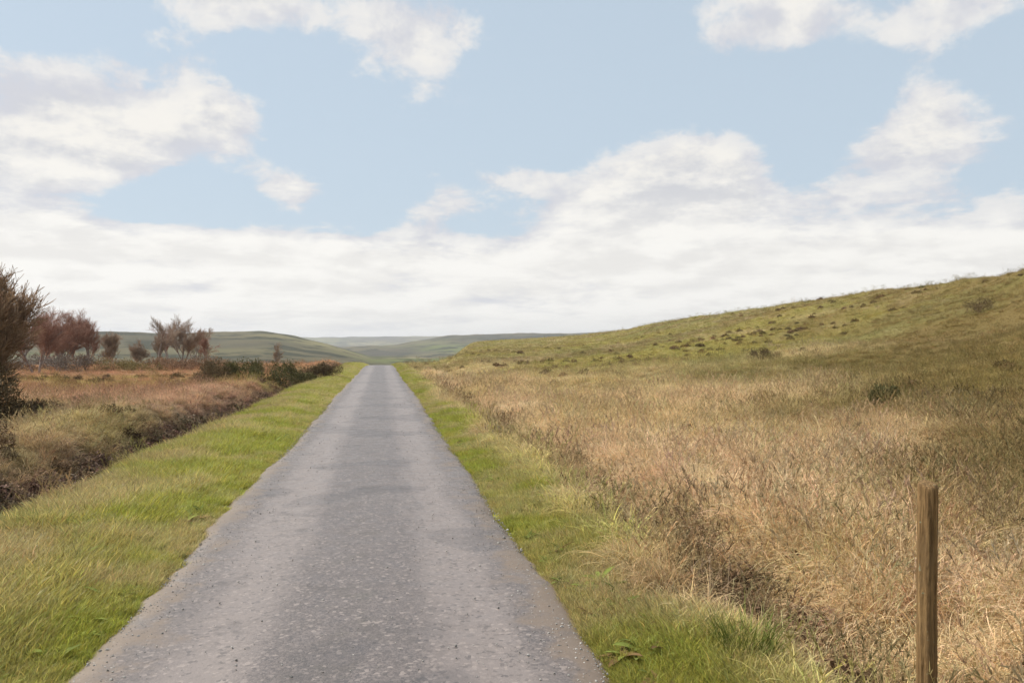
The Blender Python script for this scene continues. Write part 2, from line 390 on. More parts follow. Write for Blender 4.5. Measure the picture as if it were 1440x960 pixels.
def wood_mat():
    m, n, out = new_mat("weathered_wood")
    tc = n.n('ShaderNodeTexCoord'); st = n.n('ShaderNodeVectorMath', operation='MULTIPLY'); n.put(st.inputs[0], tc.outputs['Object']); st.inputs[1].default_value = (1, 1, .045)
    a = n.noise(st.outputs[0], 95, 6, .7, .4); b = n.noise(tc.outputs['Object'], 9, 5, .6); g = n.noise(tc.outputs['Object'], 34, 4, .6)
    col = n.mix(n.rng(a, .34, .66), (.095, .054, .022), (.30, .185, .080))
    col = n.mix(n.rng(b, .45, .7, 0, .6), col, (.185, .120, .058))
    col = n.mix(n.rng(g, .62, .70, 0, .7), col, (.24, .25, .16))
    bs = n.n('ShaderNodeBsdfPrincipled'); n.put(bs.inputs['Base Color'], col); bs.inputs['Roughness'].default_value = .88; bs.inputs['Specular IOR Level'].default_value = .2
    bp = n.n('ShaderNodeBump'); bp.inputs['Strength'].default_value = .9; bp.inputs['Distance'].default_value = .006; n.put(bp.inputs['Height'], a); n.put(bs.inputs['Normal'], bp.outputs[0])
    n.put(out.inputs[0], bs.outputs[0]); return m
def stone_mat():
    m, n, out = new_mat("chipping_stone")
    at = n.n('ShaderNodeAttribute', attribute_name='tint', attribute_type='INSTANCER')
    bs = n.n('ShaderNodeBsdfPrincipled'); n.put(bs.inputs['Base Color'], at.outputs['Color']); bs.inputs['Roughness'].default_value = .8
    n.put(out.inputs[0], bs.outputs[0]); return m

# ------------------------------------------------------------------ ground
def polar(r, th): return r[:, None] * np.sin(th)[None], r[:, None] * np.cos(th)[None]
rr = np.concatenate([[0.02], np.geomspace(.6, 900, 430)])
th = np.concatenate([np.linspace(R(-50), R(70), 900, endpoint=False), np.linspace(R(70), R(310), 240, endpoint=False)])
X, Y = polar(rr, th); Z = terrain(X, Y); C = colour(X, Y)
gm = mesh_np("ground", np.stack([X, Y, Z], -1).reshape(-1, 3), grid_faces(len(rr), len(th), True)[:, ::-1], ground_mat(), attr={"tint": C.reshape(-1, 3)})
link("ground", gm, kind="structure")

# ------------------------------------------------------------------ far hills
hr = np.concatenate([np.geomspace(820, 9000, 150)]); hth = np.linspace(0, 2 * math.pi, 1440, endpoint=False)
HX, HY = polar(hr, hth)
A = np.broadcast_to(((hth + math.pi) % (2 * math.pi) - math.pi)[None], HX.shape); RR = np.broadcast_to(hr[:, None], HX.shape)
def ridge(r0, wd, pts, nz, sc):
    xs = np.array([azel(p, 480)[0] for p, q in pts]); es = np.array([azel(480, q)[1] for p, q in pts])
    e = np.interp(A, xs, es) + (fbm(A * sc + 7, A * 0 + r0, 1.0, 5) - .5) * nz
    return (CAM_H + r0 * np.tan(e) + 26) * np.exp(-((RR - r0) / wd) ** 2)
r1 = ridge(1500, 520, [(-400, 470), (200, 471), (380, 474), (460, 482), (520, 497), (600, 500), (700, 492), (900, 480)], .009, 9)
r2 = ridge(2900, 700, [(0, 480), (480, 486), (560, 484), (640, 474), (760, 471), (900, 470), (1400, 460)], .007, 11)
r3 = ridge(6200, 1500, [(-300, 474), (300, 474), (450, 476), (540, 476), (650, 474), (1400, 470)], .006, 8)
HZ = -26 + np.maximum(np.maximum(r1, r2), r3) + (fbm(HX, HY, 260, 5) - .5) * 26 * sst(RR, 900, 1600)
HZ = np.where(RR < 900, np.minimum(HZ, -24), HZ)
hm = mesh_np("hills", np.stack([HX, HY, HZ], -1).reshape(-1, 3), grid_faces(len(hr), len(hth), True)[:, ::-1], hills_mat())
link("hills", hm, kind="structure")

# ------------------------------------------------------------------ the air
import bmesh
_b = bmesh.new(); bmesh.ops.create_cube(_b, size=1.0)
hz = bpy.data.meshes.new("haze"); _b.to_mesh(hz); _b.free()
ho = link("haze", hz, kind="stuff"); zlo, zhi = min(float(HZ.min()), float(Z.min())) - 1.5, float(max(HZ.max(), Z.max())) + 12
ho.scale = (19000, 19000, zhi - zlo); ho.location = (0, 0, (zhi + zlo) / 2)
_m, _n, _o = new_mat("pale_air")
pv = _n.n('ShaderNodeVolumePrincipled'); pv.inputs['Color'].default_value = (.93, .95, 1, 1); pv.inputs['Density'].default_value = 1.15e-4; pv.inputs['Anisotropy'].default_value = .3
_n.put(_o.inputs['Volume'], pv.outputs[0]); hz.materials.append(_m)

# ------------------------------------------------------------------ road
ys = np.concatenate([np.linspace(-25, 20, 900, endpoint=False), np.linspace(20, 90, 280, endpoint=False), np.linspace(90, 320, 120)])
cs = np.linspace(-1, 1, 25)
el_ = HALF + (fbm(ys * 0 + 11, ys, 2.6, 6) - .5) * .40 + (fbm(ys * 0 + 19, ys, .45, 4) - .5) * .17; er_ = HALF + (fbm(ys * 0 + 31, ys, 2.6, 6) - .5) * .40 + (fbm(ys * 0 + 47, ys, .45, 4) - .5) * .17
RX = np.where(cs[None] < 0, cs[None] * el_[:, None], cs[None] * er_[:, None]) + XC
RY = np.broadcast_to(ys[:, None], RX.shape)
_ru = sum(-.012 * np.exp(-((np.abs(cs) * HALF - .72) / .22) ** 2) for _ in (0,))
RZ = _ru[None] + road_drop(np.maximum(RY, np.hypot(RX, RY) * .9)) + .012 + .03 * (1 - cs[None] ** 2) - .05 * (np.abs(cs[None]) > .99)
link("road", mesh_np("road", np.stack([RX, RY, RZ], -1).reshape(-1, 3), grid_faces(len(ys), len(cs)), road_mat()), kind="structure")

# ------------------------------------------------------------------ scattered growth: tuft meshes + points
def tuft(name, nb, h, spread, lean, width, mat, seg=4, hvar=.5, droop=.5, seed=1, shade=(.65, 1.25), flat=0.0):
    g = np.random.default_rng(seed); V = []; Fc = []; S = []
    for b in range(nb):
        ang = g.uniform(0, 2 * math.pi); rad = spread * math.sqrt(g.random())
        bx, by = rad * math.cos(ang), rad * math.sin(ang)
        d = ang + g.normal(0, .9); L = h * (1 - hvar * g.random()); ln = abs(g.normal(lean, lean * .5)) + flat * g.random()
        wdt = width * g.uniform(.6, 1.3); tw = g.uniform(0, math.pi); sh = g.uniform(*shade)
        wv_ = np.array((math.cos(tw), math.sin(tw), 0)) * wdt * .5
        k0 = len(V); p = np.array((bx, by, -.02)); t = ln
        for s in range(seg + 1):
            f = s / seg; ww = wv_ * (1 - f ** 1.6 * .95)
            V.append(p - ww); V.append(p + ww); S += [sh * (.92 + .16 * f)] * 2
            t2 = t + droop * f * 2.2
            st = L / seg
            p = p + st * np.array((math.cos(d) * math.sin(t2), math.sin(d) * math.sin(t2), math.cos(t2)))
        for s in range(seg):
            a = k0 + 2 * s; Fc.append((a, a + 1, a + 3, a + 2))
    S = np.array(S)[:, None]; hue = 1 + (np.random.default_rng(seed + 5).random((len(S) // (2 * (seg + 1)), 3)) - .5) * np.array((.16, .06, .2))
    S = S * np.repeat(hue, 2 * (seg + 1), 0)
    return bpy.data.objects.new(name, mesh_np(name, np.array(V), np.array(Fc), mat, attr={"shade": S}))
def sprig(name, n, h, spread, mat, seed=1):
    """heather / bracken: woody stems carrying many tiny leaf quads"""
    g = np.random.default_rng(seed); V = []; Fc = []; S = []
    for b in range(n):
        ang = g.uniform(0, 6.283); rad = spread * math.sqrt(g.random()); hh = h * (1 - .75 * (rad / spread) ** 2) * g.uniform(.45, 1.1)
        c = np.array((rad * math.cos(ang), rad * math.sin(ang), hh * g.uniform(.15, 1)))
        for q in range(2):
            u = g.normal(0, 1, 3); u /= np.linalg.norm(u); v = np.cross(u, g.normal(0, 1, 3)); v /= np.linalg.norm(v)
            u = u * h * .17 * g.uniform(.5, 1.2); v = v * h * .035
            k = len(V); V += [c - u - v, c - u + v, c + u + v, c + u - v]; Fc.append((k, k + 1, k + 2, k + 3)); S += [g.uniform(.5, 1.45)] * 4
    return bpy.data.objects.new(name, mesh_np(name, np.array(V), np.array(Fc), mat, attr={"shade": np.repeat(np.array(S)[:, None], 3, 1)}))
def stone(name, mat, seed):
    g = np.random.default_rng(seed)
    import bmesh
    bm = bmesh.new(); bmesh.ops.create_icosphere(bm, subdivisions=1, radius=1)
    for v in bm.verts: v.co *= g.uniform(.65, 1.1); v.co.z *= .6
    me = bpy.data.meshes.new(name); bm.to_mesh(me); bm.free(); me.materials.append(mat)
    return bpy.data.objects.new(name, me)

def scatter(name, P, rot, scl, tint, variants, **props):
    n = len(P)
    me = bpy.data.meshes.new(name); me.vertices.add(n); me.vertices.foreach_set("co", np.ascontiguousarray(P, np.float32).ravel())
    a = me.attributes.new("rot", 'FLOAT_VECTOR', 'POINT'); a.data.foreach_set("vector", np.ascontiguousarray(rot, np.float32).ravel())
    a = me.attributes.new("scl", 'FLOAT', 'POINT'); a.data.foreach_set("value", np.ascontiguousarray(scl, np.float32))
    a = me.attributes.new("vid", 'INT', 'POINT'); a.data.foreach_set("value", rng.integers(0, len(variants), n).astype(np.int32))
    a = me.attributes.new("tint", 'FLOAT_COLOR', 'POINT'); a.data.foreach_set("color", np.concatenate([tint, np.ones((n, 1))], 1).astype(np.float32).ravel())
    coll = bpy.data.collections.new(name + "_kinds")
    for v in variants: coll.objects.link(v)
    for v in variants:
        if v.data.materials and v.data.materials[0].name not in [m.name for m in me.materials if m]: me.materials.append(v.data.materials[0])
    ng = bpy.data.node_groups.new(name + "_scatter", 'GeometryNodeTree')
    ng.interface.new_socket("Geometry", in_out='INPUT', socket_type='NodeSocketGeometry')
    ng.interface.new_socket("Geometry", in_out='OUTPUT', socket_type='NodeSocketGeometry')
    nd = ng.nodes; gi = nd.new('NodeGroupInput'); go = nd.new('NodeGroupOutput')
    ci = nd.new('GeometryNodeCollectionInfo'); ci.inputs[0].default_value = coll; ci.inputs[1].default_value = True; ci.inputs[2].default_value = True
    ip = nd.new('GeometryNodeInstanceOnPoints'); L = ng.links.new
    def na(nm, typ):
        q = nd.new('GeometryNodeInputNamedAttribute'); q.data_type = typ; q.inputs[0].default_value = nm
        return [s for s in q.outputs if s.enabled][0]
    L(gi.outputs[0], ip.inputs['Points']); L(ci.outputs[0], ip.inputs['Instance'])
    ip.inputs['Pick Instance'].default_value = True
    L(na("vid", 'INT'), ip.inputs['Instance Index'])
    L(na("rot", 'FLOAT_VECTOR'), ip.inputs['Rotation']); L(na("scl", 'FLOAT'), ip.inputs['Scale'])
    L(ip.outputs[0], go.inputs[0])
    o = link(name, me, **props)
    md = o.modifiers.new("scatter", 'NODES'); md.node_group = ng
    return o
def points(n, r0, r1, a0, a1, power=1.0):
    """random points, density per area ~ r**-power"""
    u = rng.random(n); e = 2 - power
    r = (r0 ** e + u * (r1 ** e - r0 ** e)) ** (1 / e) if abs(e) > 1e-6 else r0 * (r1 / r0) ** u
    a = rng.uniform(a0, a1, n)
    return r * np.sin(a), r * np.cos(a), r
def place(x, y, lift=0.0):
    return np.stack([x, y, terrain(x, y) + lift], -1)
def rots(n, tilt=.15):
    return np.stack([rng.normal(0, tilt, n), rng.normal(0, tilt, n), rng.uniform(0, 6.283, n)], -1)
def jit(c, s=.18, h=.06):
    n = len(c); c = c * (1 + rng.normal(0, s, (n, 1))) * (1 + rng.normal(0, h, (n, 3))); c = np.maximum(c, .005)
    return c / np.maximum(1, c.max(1, keepdims=True) / .74)

grass_m = blade_mat("verge_grass_blades", .40, .5, .3); moor_m = blade_mat("dry_grass_blades", .30, .65, .15); heath_m = blade_mat("heather_sprigs", .10, .8, .1)
A0, A1 = R(-32), R(54)

# 1. short green grass on both verges
T = [tuft("grass_tuft", 46, .11, .085, .35, .0055, grass_m, 3, .6, .45, s) for s in (1, 2, 3, 4)]
P_ = []
for n, r0, r1, pw in ((330000, 1.2, 26, 1.25), (150000, 26, 110, 1.6)):
    x, y, r = points(n, r0, r1, R(-36), R(46), pw)
    # verges are strips: draw more of the points there
    if r0 > 20:
        x = np.where(rng.random(n) < .7, XC + np.where(rng.random(n) < .5, 1, -1) * rng.uniform(1.3, 4.0, n), x)
        y = rng.uniform(18, 110, n) ** 1.0
    lat, r, a, vr, vl, hl, gh, e1, e2, e3 = zones(x, y)
    pr = np.where(lat > 0, vr, vl)
    edge = np.abs(lat) + (fbm(x, y, .35, 4) - .5) * .95
    ok = (edge > HALF - .10) & (rng.random(n) < pr) & (np.hypot(x, y) > 1.2)
    P_.append(np.stack([x[ok], y[ok]], -1))
P_ = np.concatenate(P_); x, y = P_[:, 0], P_[:, 1]; r = np.hypot(x, y); n = len(x)
el_d = np.abs(x - XC) - HALF
c = colour(x, y)
dry = sst(fbm(x + 40, y + 9, .6, 3), .44, .66)[:, None]
c = c * (1 - dry * .6) + np.array((.50, .41, .19)) * dry * .6
sc = rng.uniform(.6, 1.3, n) * (1 + .014 * r) * np.clip(.55 + el_d * 1.1, .5, 1.25) * (.7 + .7 * fbm(x, y, 1.1, 3))
scatter("grass", place(x, y), rots(n, .12), sc, jit(c), T, kind="stuff", label="short green grass growing along both road verges", category="grass")
print("verge tufts", n, time.time()-_t0)

# weeds among the verge grass
weed_m = blade_mat('weed_leaves', .35, .8, .08)
def rosette(name, nl, L, wd, seed):
    g = np.random.default_rng(seed); V = []; Fc = []; S = []
    for b in range(nl):
        a = 6.283 * b / nl + g.normal(0, .25); t = g.uniform(.2, .75); l = L * g.uniform(.6, 1.1); sh = g.uniform(.75, 1.2); k0 = len(V)
        px_ = np.array((-math.sin(a), math.cos(a), 0)); p = np.array((0, 0, 0.)); 
        for q in range(6):
            f = q / 5; ww = px_ * wd * (math.sin(math.pi * min(1, .08 + f * .92)) ** .8); V += [p - ww, p + np.array((0, 0, -.15 * wd)), p + ww]; S += [sh * .9, sh * 1.15, sh]
            t2 = t - f * .9; p = p + l / 5 * np.array((math.cos(a) * math.cos(t2), math.sin(a) * math.cos(t2), math.sin(t2)))
        for q in range(5):
            i = k0 + 3 * q; Fc += [(i, i + 1, i + 4, i + 3), (i + 1, i + 2, i + 5, i + 4)]
    return bpy.data.objects.new(name, mesh_np(name, np.array(V), np.array(Fc), weed_m, attr={"shade": np.repeat(np.array(S)[:, None], 3, 1)}))
T = [rosette("dock_rosette", 8, .16, .022, 71), rosette("dock_rosette", 6, .22, .030, 72), rosette("plantain_rosette", 10, .11, .013, 73), rosette("plantain_rosette", 7, .09, .020, 74)]
n = 4200; y = 1.5 + rng.random(n) ** 1.4 * 28; x = XC + np.where(rng.random(n) < .5, -1, 1) * (HALF + .05 + rng.gamma(1.6, .38, n))
ok = (np.abs(x - XC) < 2.9) & (rng.random(n) < sst(fbm(x + 7, y, .9, 3), .44, .58)); x, y = x[ok], y[ok]; n = len(x)
wc = np.array((.20, .235, .055)) * rng.uniform(.6, 1.5, (n, 1)); br = rng.random(n) < .22; wc[br] = np.array((.26, .16, .075)) * rng.uniform(.6, 1.2, (br.sum(), 1))
scatter("weeds", place(x, y, .02), rots(n, .15), rng.uniform(.28, .72, n), wc, T, kind="stuff", label="broad leaved weeds and dead leaves in the verge grass", category="weeds")

# 2. pale rough grass of the moor
def stalks(name, nb, h, seed):
    g = np.random.default_rng(seed); V = []; Fc = []; S = []
    def strip(p, q, w0, w1, sh):
        d = (q - p); u = np.cross(d, g.normal(0, 1, 3)); u /= np.linalg.norm(u); k = len(V)
        V.extend([p - u * w0, p + u * w0, q + u * w1, q - u * w1]); Fc.append((k, k + 1, k + 2, k + 3)); S.extend([sh] * 4)
    for b in range(nb):
        a = g.uniform(0, 6.28); ln = abs(g.normal(.18, .12)); H = h * g.uniform(.6, 1.1); p = np.array((g.normal(0, .07), g.normal(0, .07), 0)); sh = g.uniform(.7, 1.2)
        for k in range(4):
            t = ln + .12 * k; q = p + H / 4 * np.array((math.sin(t) * math.cos(a), math.sin(t) * math.sin(a), math.cos(t))); strip(p, q, .0016, .0014, sh); p0, p = p, q
        for k in range(9):
            c = p - (p - p0) * g.random() * .9; d = (p - p0) / np.linalg.norm(p - p0) + g.normal(0, .45, 3); strip(c, c + d * .028, .0032, .0008, sh * g.uniform(.55, .9))
    return bpy.data.objects.new(name, mesh_np(name, np.array(V), np.array(Fc), moor_m, attr={"shade": np.repeat(np.array(S)[:, None], 3, 1)}))
T = [tuft("moor_grass_tuft", 60, .36, .14, .50, .0065, moor_m, 5, .6, .85, s, (.6, 1.3)) for s in (11, 12, 13, 14)] + \
    [tuft("moor_grass_tuft", 60, .30, .16, .9, .0065, moor_m, 5, .5, .6, s, (.6, 1.3), .4) for s in (15, 16)] + [stalks("moor_grass_stalks", 10, .46, 17)]
P_ = []
for n, r0, r1, pw in ((135000, 1.6, 40, 1.1), (160000, 40, 300, 1.55)):
    x, y, r = points(n, r0, r1, A0, A1, pw)
    lat, r, a, vr, vl, hl, gh, e1, e2, e3 = zones(x, y)
    pr = np.where(lat > 0, 1 - vr, (1 - vl) * (1 - .8 * np.clip(hl, 0, 1)))
    pr = pr * (.30 + .70 * sst(fbm(x, y, .62, 2), .38, .56))
    ok = (np.abs(lat) > 2.0) & (rng.random(n) < pr) & ((lat > 0) | (r < 130))
    P_.append(np.stack([x[ok], y[ok]], -1))
P_ = np.concatenate(P_); x, y = P_[:, 0], P_[:, 1]; r = np.hypot(x, y); n = len(x)
lat, r, a, vr, vl, hl, gh, e1, e2, e3 = zones(x, y)
sc = rng.uniform(.55, 1.25, n) * (1 + .012 * np.minimum(r, 120)) * (1 - .35 * np.clip(gh, 0, 1)) * (.40 + .95 * fbm(x, y, .62, 2)) * np.where(lat > 0, 1, .72)
scatter("moor_grass", place(x, y), rots(n, .18), sc, jit(colour(x, y) * np.where(x[:, None] > XC, 1.42, 1.40), .2, .05), T, kind="stuff", label="pale dry tussocky grass covering the open moor", category="moor grass")
print("moor tufts", n, time.time()-_t0)

# 3. dark heather along the left-hand ditch, and scattered through the moor
T = [sprig("heather_sprig", 130, .22, .20, heath_m, s) for s in (21, 22, 23, 24)]
n = 46000; y = 3 + rng.random(n) ** 1.5 * 85; x = XC - rng.uniform(2.6, 6.5, n) - .0 * y
lat, r, a, vr, vl, hl, gh, e1, e2, e3 = zones(x, y)
ok = rng.random(n) < np.clip(hl - .3, 0, 1) * (.3 + .7 * sst(fbm(x, y, 1.4, 3), .3, .5))
xa, ya = x[ok], y[ok]
n = 26000; x, y, r = points(n, 3.5, 130, A0, A1, 1.3)
lat, r, a, vr, vl, hl, gh, e1, e2, e3 = zones(x, y)
pr = np.where(lat > 0, (1 - vr) * sst(e1 + e3 * .6, .14, .34) * .5 + .22 * np.exp(-((lat + e1 * .8 - 2.55) / .3) ** 2) * (r < 40), (1 - vl) * sst(e2, .05, .25) * .35)
ok = (rng.random(n) < pr) & (np.abs(lat) > 2.2)
x = np.concatenate([xa, x[ok]]); y = np.concatenate([ya, y[ok]]); n = len(x)
lat, r, a, vr, vl, hl, gh, e1, e2, e3 = zones(x, y)
c = mixc(np.broadcast_to(np.array((.165, .110, .060)), (n, 3)), np.broadcast_to(HEATH * 1.0, (n, 3)), np.clip(hl * 1.4, 0, 1))
scatter("heather", place(x, y), rots(n, .12), rng.uniform(.55, 1.15, n) * (1 + .006 * r), jit(c, .25, .08), T, kind="stuff", label="low dark brown heather along the left ditch", category="heather")
print("heather", n, time.time()-_t0)

# 4. loose chippings along the road edges
sm = stone_mat(); T = [stone("chipping", sm, s) for s in (1, 2, 3)]
n = 26000; y = 1 + rng.random(n) ** 1.7 * 30; side = np.where(rng.random(n) < .5, -1, 1)
x = XC + side * (HALF + rng.normal(-.03, .13, n)); m_ = rng.random(n) < .12
x = np.where(m_, XC + rng.uniform(-HALF, HALF, n), x)
on = np.abs(x - XC) < HALF - .05
z = np.where(on, road_drop(np.maximum(y, np.hypot(x, y) * .9)) + .012 + .03 * (1 - ((x - XC) / HALF) ** 2), terrain(x, y) + .004)
g = rng.uniform(.15, .40, (n, 1)); c = g * np.array((1, .94, .86))
s = rng.lognormal(math.log(.0045), .45, n)
scatter("gravel", np.stack([x, y, z], -1), rots(n, .8), s, c, T, kind="stuff", label="loose stone chippings scattered along the road edges", category="gravel")

# ------------------------------------------------------------------ woody plants
class Tube:
    def __init__(s): s.P = []; s.Q = []; s.R0 = []; s.R1 = []; s.K = []; s.S = []
    def seg(s, p, q, r0, r1, k=5, sh=1.0):
        s.P.append(tuple(p)); s.Q.append(tuple(q)); s.R0.append(r0); s.R1.append(r1); s.K.append(k); s.S.append(sh)
    def scale(s, k):
        s.P = [tuple(c * k for c in p) for p in s.P]; s.Q = [tuple(c * k for c in p) for p in s.Q]
        s.R0 = [a * k for a in s.R0]; s.R1 = [a * k for a in s.R1]
    def mesh(s, name, mat):
        P, Q = np.array(s.P), np.array(s.Q); K = np.array(s.K); Vs, Fs, Ss, off = [], [], [], 0
        d = Q - P; d /= np.linalg.norm(d, axis=1, keepdims=True) + 1e-9
        u = np.cross(d, np.array((.3, .2, .93))); u /= np.linalg.norm(u, axis=1, keepdims=True) + 1e-9; v = np.cross(d, u)
        for k in np.unique(K):
            m = K == k; a = np.arange(k) * 2 * math.pi / k
            ring = np.cos(a)[None, :, None] * u[m][:, None] + np.sin(a)[None, :, None] * v[m][:, None]
            A = P[m][:, None] + ring * np.array(s.R0)[m][:, None, None]; B = Q[m][:, None] + ring * np.array(s.R1)[m][:, None, None]
            V = np.concatenate([A, B], 1); n = len(V); j = np.arange(k); j2 = (j + 1) % k
            f = np.stack([j, j2, k + j2, k + j], -1)
            Vs.append(V.reshape(-1, 3)); Fs.append((np.arange(n)[:, None, None] * 2 * k + f[None] + off).reshape(-1, 4)); Ss.append(np.repeat(np.array(s.S)[m], 2 * k)); off += n * 2 * k
        return mesh_np(name, np.concatenate(Vs), np.concatenate(Fs), mat, attr={"shade": np.repeat(np.concatenate(Ss)[:, None], 3, 1)})
def bare_tree(h, seed, spread=.55, stems=1, depth=5, twig=.010, dense=1.0, upright=.35, low=.25):
    """returns trunk Tube and crown Tube"""
    g = np.random.default_rng(seed); tk, cr = Tube(), Tube()
    ru = random.Random(seed)
    def grow(p, d, L, r, lev):
        n = 3; q = p
        for i in range(n):
            d = (d + Vector((ru.gauss(0, .12), ru.gauss(0, .12), ru.gauss(0, .12) + .05 * upright))).normalized()
            q2 = q + d * (L / n); ra, rb = r * (1 - .28 * i / n), r * (1 - .28 * (i + 1) / n)
            (tk if lev <= 1 else cr).seg(q, q2, max(ra, twig * .5), max(rb, twig * .4), 6 if lev <= 1 else 3, ru.uniform(.7, 1.3)); q = q2
            if lev < depth and (lev > 0 or (i + 1) / n > low):
                for b in range(2 if ru.random() < .55 * dense else 1):
                    ax = Vector((ru.gauss(0, 1), ru.gauss(0, 1), ru.gauss(0, 1))); ax = (ax - ax.dot(d) * d).normalized()
                    k = spread * ru.uniform(.6, 1.35); nd = d * math.cos(k) + ax * math.sin(k); nd.z += upright * .35
                    grow(q, nd.normalized(), L * ru.uniform(.52, .78), rb * .62, lev + 1)
    for s in range(stems):
        a = g.uniform(0, 6.283); t = .06 if stems == 1 else g.uniform(.12, .45)
        grow(Vector((.12 * math.cos(a) * (stems > 1), .12 * math.sin(a) * (stems > 1), -.1)), Vector((math.sin(t) * math.cos(a), math.sin(t) * math.sin(a), math.cos(t))),
             h * .42, h * .022 / math.sqrt(stems), 0)
    k = h / np.percentile(np.array(cr.Q)[:, 2], 99.5); tk.scale(k); cr.scale(k)
    return tk, cr
def add_tree(name, px, dist, h, seed, label, cat, group, trunk_m, crown_m, leaves=None, **kw):
    x, y = along(px, dist); root = thing(name, (x, y, zat(x, y) - .03), label, cat, group, random.uniform(0, 6.28))
    tk, cr = bare_tree(h, seed, **kw)
    link("trunk", tk.mesh("trunk", trunk_m), root); link("crown", cr.mesh("crown", crown_m), root)
    return root
birch_bark = bark_mat("birch_bark", (.17, .13, .11), (.36, .32, .29)); dark_bark = bark_mat("thorn_bark", (.10, .072, .05), (.19, .14, .10))
red_twig = plain_leaf_mat("reddish_twigs", (.34, .19, .145), (.46, .29, .22), .2)
dark_twig = plain_leaf_mat("thorn_twigs", (.30, .20, .13), (.42, .29, .185), .2)
grey_twig = plain_leaf_mat("grey_twigs", (.36, .27, .20), (.48, .37, .29), .2)

add_tree("thorn_tree", -50, 19.5, 2.85, 101, "dense dark brown bare thorn tree standing at the left edge of the view", "tree", None, dark_bark, dark_twig,
         stems=9, depth=5, spread=.42, twig=.011, dense=1.9, upright=.55, low=.0)
BT = [(52, 52, 3.9, "reddish bare birch just right of the dark thorn tree, the tallest of the birches", red_twig), (88, 60, 3.6, "reddish bare birch second to the right of the dark thorn tree", red_twig),
      (122, 66, 3.9, "reddish bare birch third to the right of the dark thorn tree", red_twig), (158, 84, 3.1, "small greyish bare birch left of the gap in the tree line", grey_twig),
      (222, 64, 3.8, "spreading pale brown bare birch standing near the middle of the tree line", grey_twig), (254, 72, 3.9, "pale brown bare birch right of the spreading one", grey_twig),
      (290, 78, 3.2, "reddish low birch at the right end of the tree line", red_twig), (30, 66, 4.4, "reddish birch half hidden by the dark thorn tree", red_twig), (192, 92, 2.6, "short distant bare birch seen in the gap of the tree line", grey_twig),
      (70, 84, 4.0, "pale reddish birch behind the two tallest birches near the thorn tree", red_twig), (104, 90, 3.9, "distant reddish birch behind the gap between the second and third birches", red_twig), (238, 88, 4.3, "tall thin reddish birch behind the spreading pale birch", red_twig), (272, 94, 3.4, "faint distant birch behind the right end of the tree line", grey_twig),
      (388, 120, 3.8, "lone slender grey birch against the far hills left of the road", grey_twig)]
for i, (px, ds, h, lb, mt) in enumerate(BT):
    q = random.Random(940 + i)
    add_tree("birch_tree", px, ds, h, 200 + i, lb, "tree", "bare birches beyond the left ditch", birch_bark, mt,
             stems=q.choice((1, 2, 3)), depth=6, spread=q.uniform(.34, .52), twig=q.uniform(.006, .009), dense=q.uniform(.62, .85) if px > 140 else q.uniform(.8, .95), upright=q.uniform(.05, .5), low=q.uniform(.0, .3))

def bush(name, px, py, h, wd, seed, label, cat, group, leaf_m, n=2600, leaf=.05, dist=None):
    x, y = along(px, dist) if dist else hit(px, py)
    root = thing(name, (x, y, zat(x, y) - .03), label, cat, group, random.uniform(0, 6.28)); g = np.random.default_rng(seed)
    st = Tube()
    for k in range(7):
        a = g.uniform(0, 6.28); t = g.uniform(.1, .7); L = h * .6
        st.seg((0, 0, -.05), (L * math.sin(t) * math.cos(a), L * math.sin(t) * math.sin(a), L * math.cos(t)), .02, .008, 5)
    link("stem", st.mesh("stem", dark_bark), root)
    lob = [(g.normal(0, wd * .23), g.normal(0, wd * .23), h * g.uniform(.25, .62), g.uniform(.22, .42)) for k in range(9)]
    V = []; Fc = []; S = []
    for k in range(n):
        lx, ly, lz, lr = lob[g.integers(len(lob))]; d = g.normal(0, 1, 3); d /= np.linalg.norm(d); q = g.random() ** .45
        c = np.array((lx, ly, lz)) + d * q * lr * np.array((wd * .6, wd * .6, h)) * np.array((1, 1, .9))
        if c[2] < 0: c[2] = g.uniform(0, .2) * h
        u = d * .6 + g.normal(0, .6, 3); u[2] += .4; u /= np.linalg.norm(u); v = np.cross(u, g.normal(0, 1, 3)); v /= np.linalg.norm(v)
        u = u * leaf * g.uniform(.7, 1.6); v = v * leaf * .22; i = len(V)
        V += [c - v, c + v, c + u + v * .3, c + u - v * .3]; Fc.append((i, i + 1, i + 2, i + 3)); S += [g.uniform(.55, 1.4)] * 4
    link("foliage", mesh_np("foliage", np.array(V), np.array(Fc), leaf_m, attr={"shade": np.repeat(np.array(S)[:, None], 3, 1)}), root)
    return root
gorse = plain_leaf_mat("gorse_needles", (.085, .082, .035), (.135, .122, .052), .12, 6)
brownbush = plain_leaf_mat("dry_bush_leaves", (.11, .08, .045), (.17, .125, .07), .12, 6)
GB = [(292, 540, 1.45, 2.0, "dark brown rounded bush at the left end of the roadside bushes", brownbush), (326, 541, 1.35, 2.0, "dark olive bush second from the left among the roadside bushes", gorse),
      (358, 540, 1.25, 2.0, "dark olive bush in the middle of the roadside bushes", gorse), (392, 539, 1.4, 2.1, "dark olive bush right of the middle one among the roadside bushes", gorse),
      (424, 538, 1.3, 2.0, "dark olive bush second from the right among the roadside bushes", gorse), (455, 536, 1.05, 1.7, "brownish bush nearest the road, at the right end of the roadside bushes", brownbush)]
for i, (px, py, h, wd, lb, mt) in enumerate(GB):
    bush("gorse_bush", px, py, h, wd, 300 + i, lb, "bush", "dark bushes left of the road", mt, n=3800, leaf=.065, dist=37 + 2.5 * (i % 3))
scrub_a = plain_leaf_mat("dead_bracken_scrub", (.19, .115, .075), (.31, .20, .125), .15, 4); scrub_b = plain_leaf_mat("grey_bramble_scrub", (.15, .125, .11), (.23, .19, .16), .15, 4); scrub_c = plain_leaf_mat("olive_bramble_scrub", (.17, .135, .06), (.25, .20, .09), .15, 4)
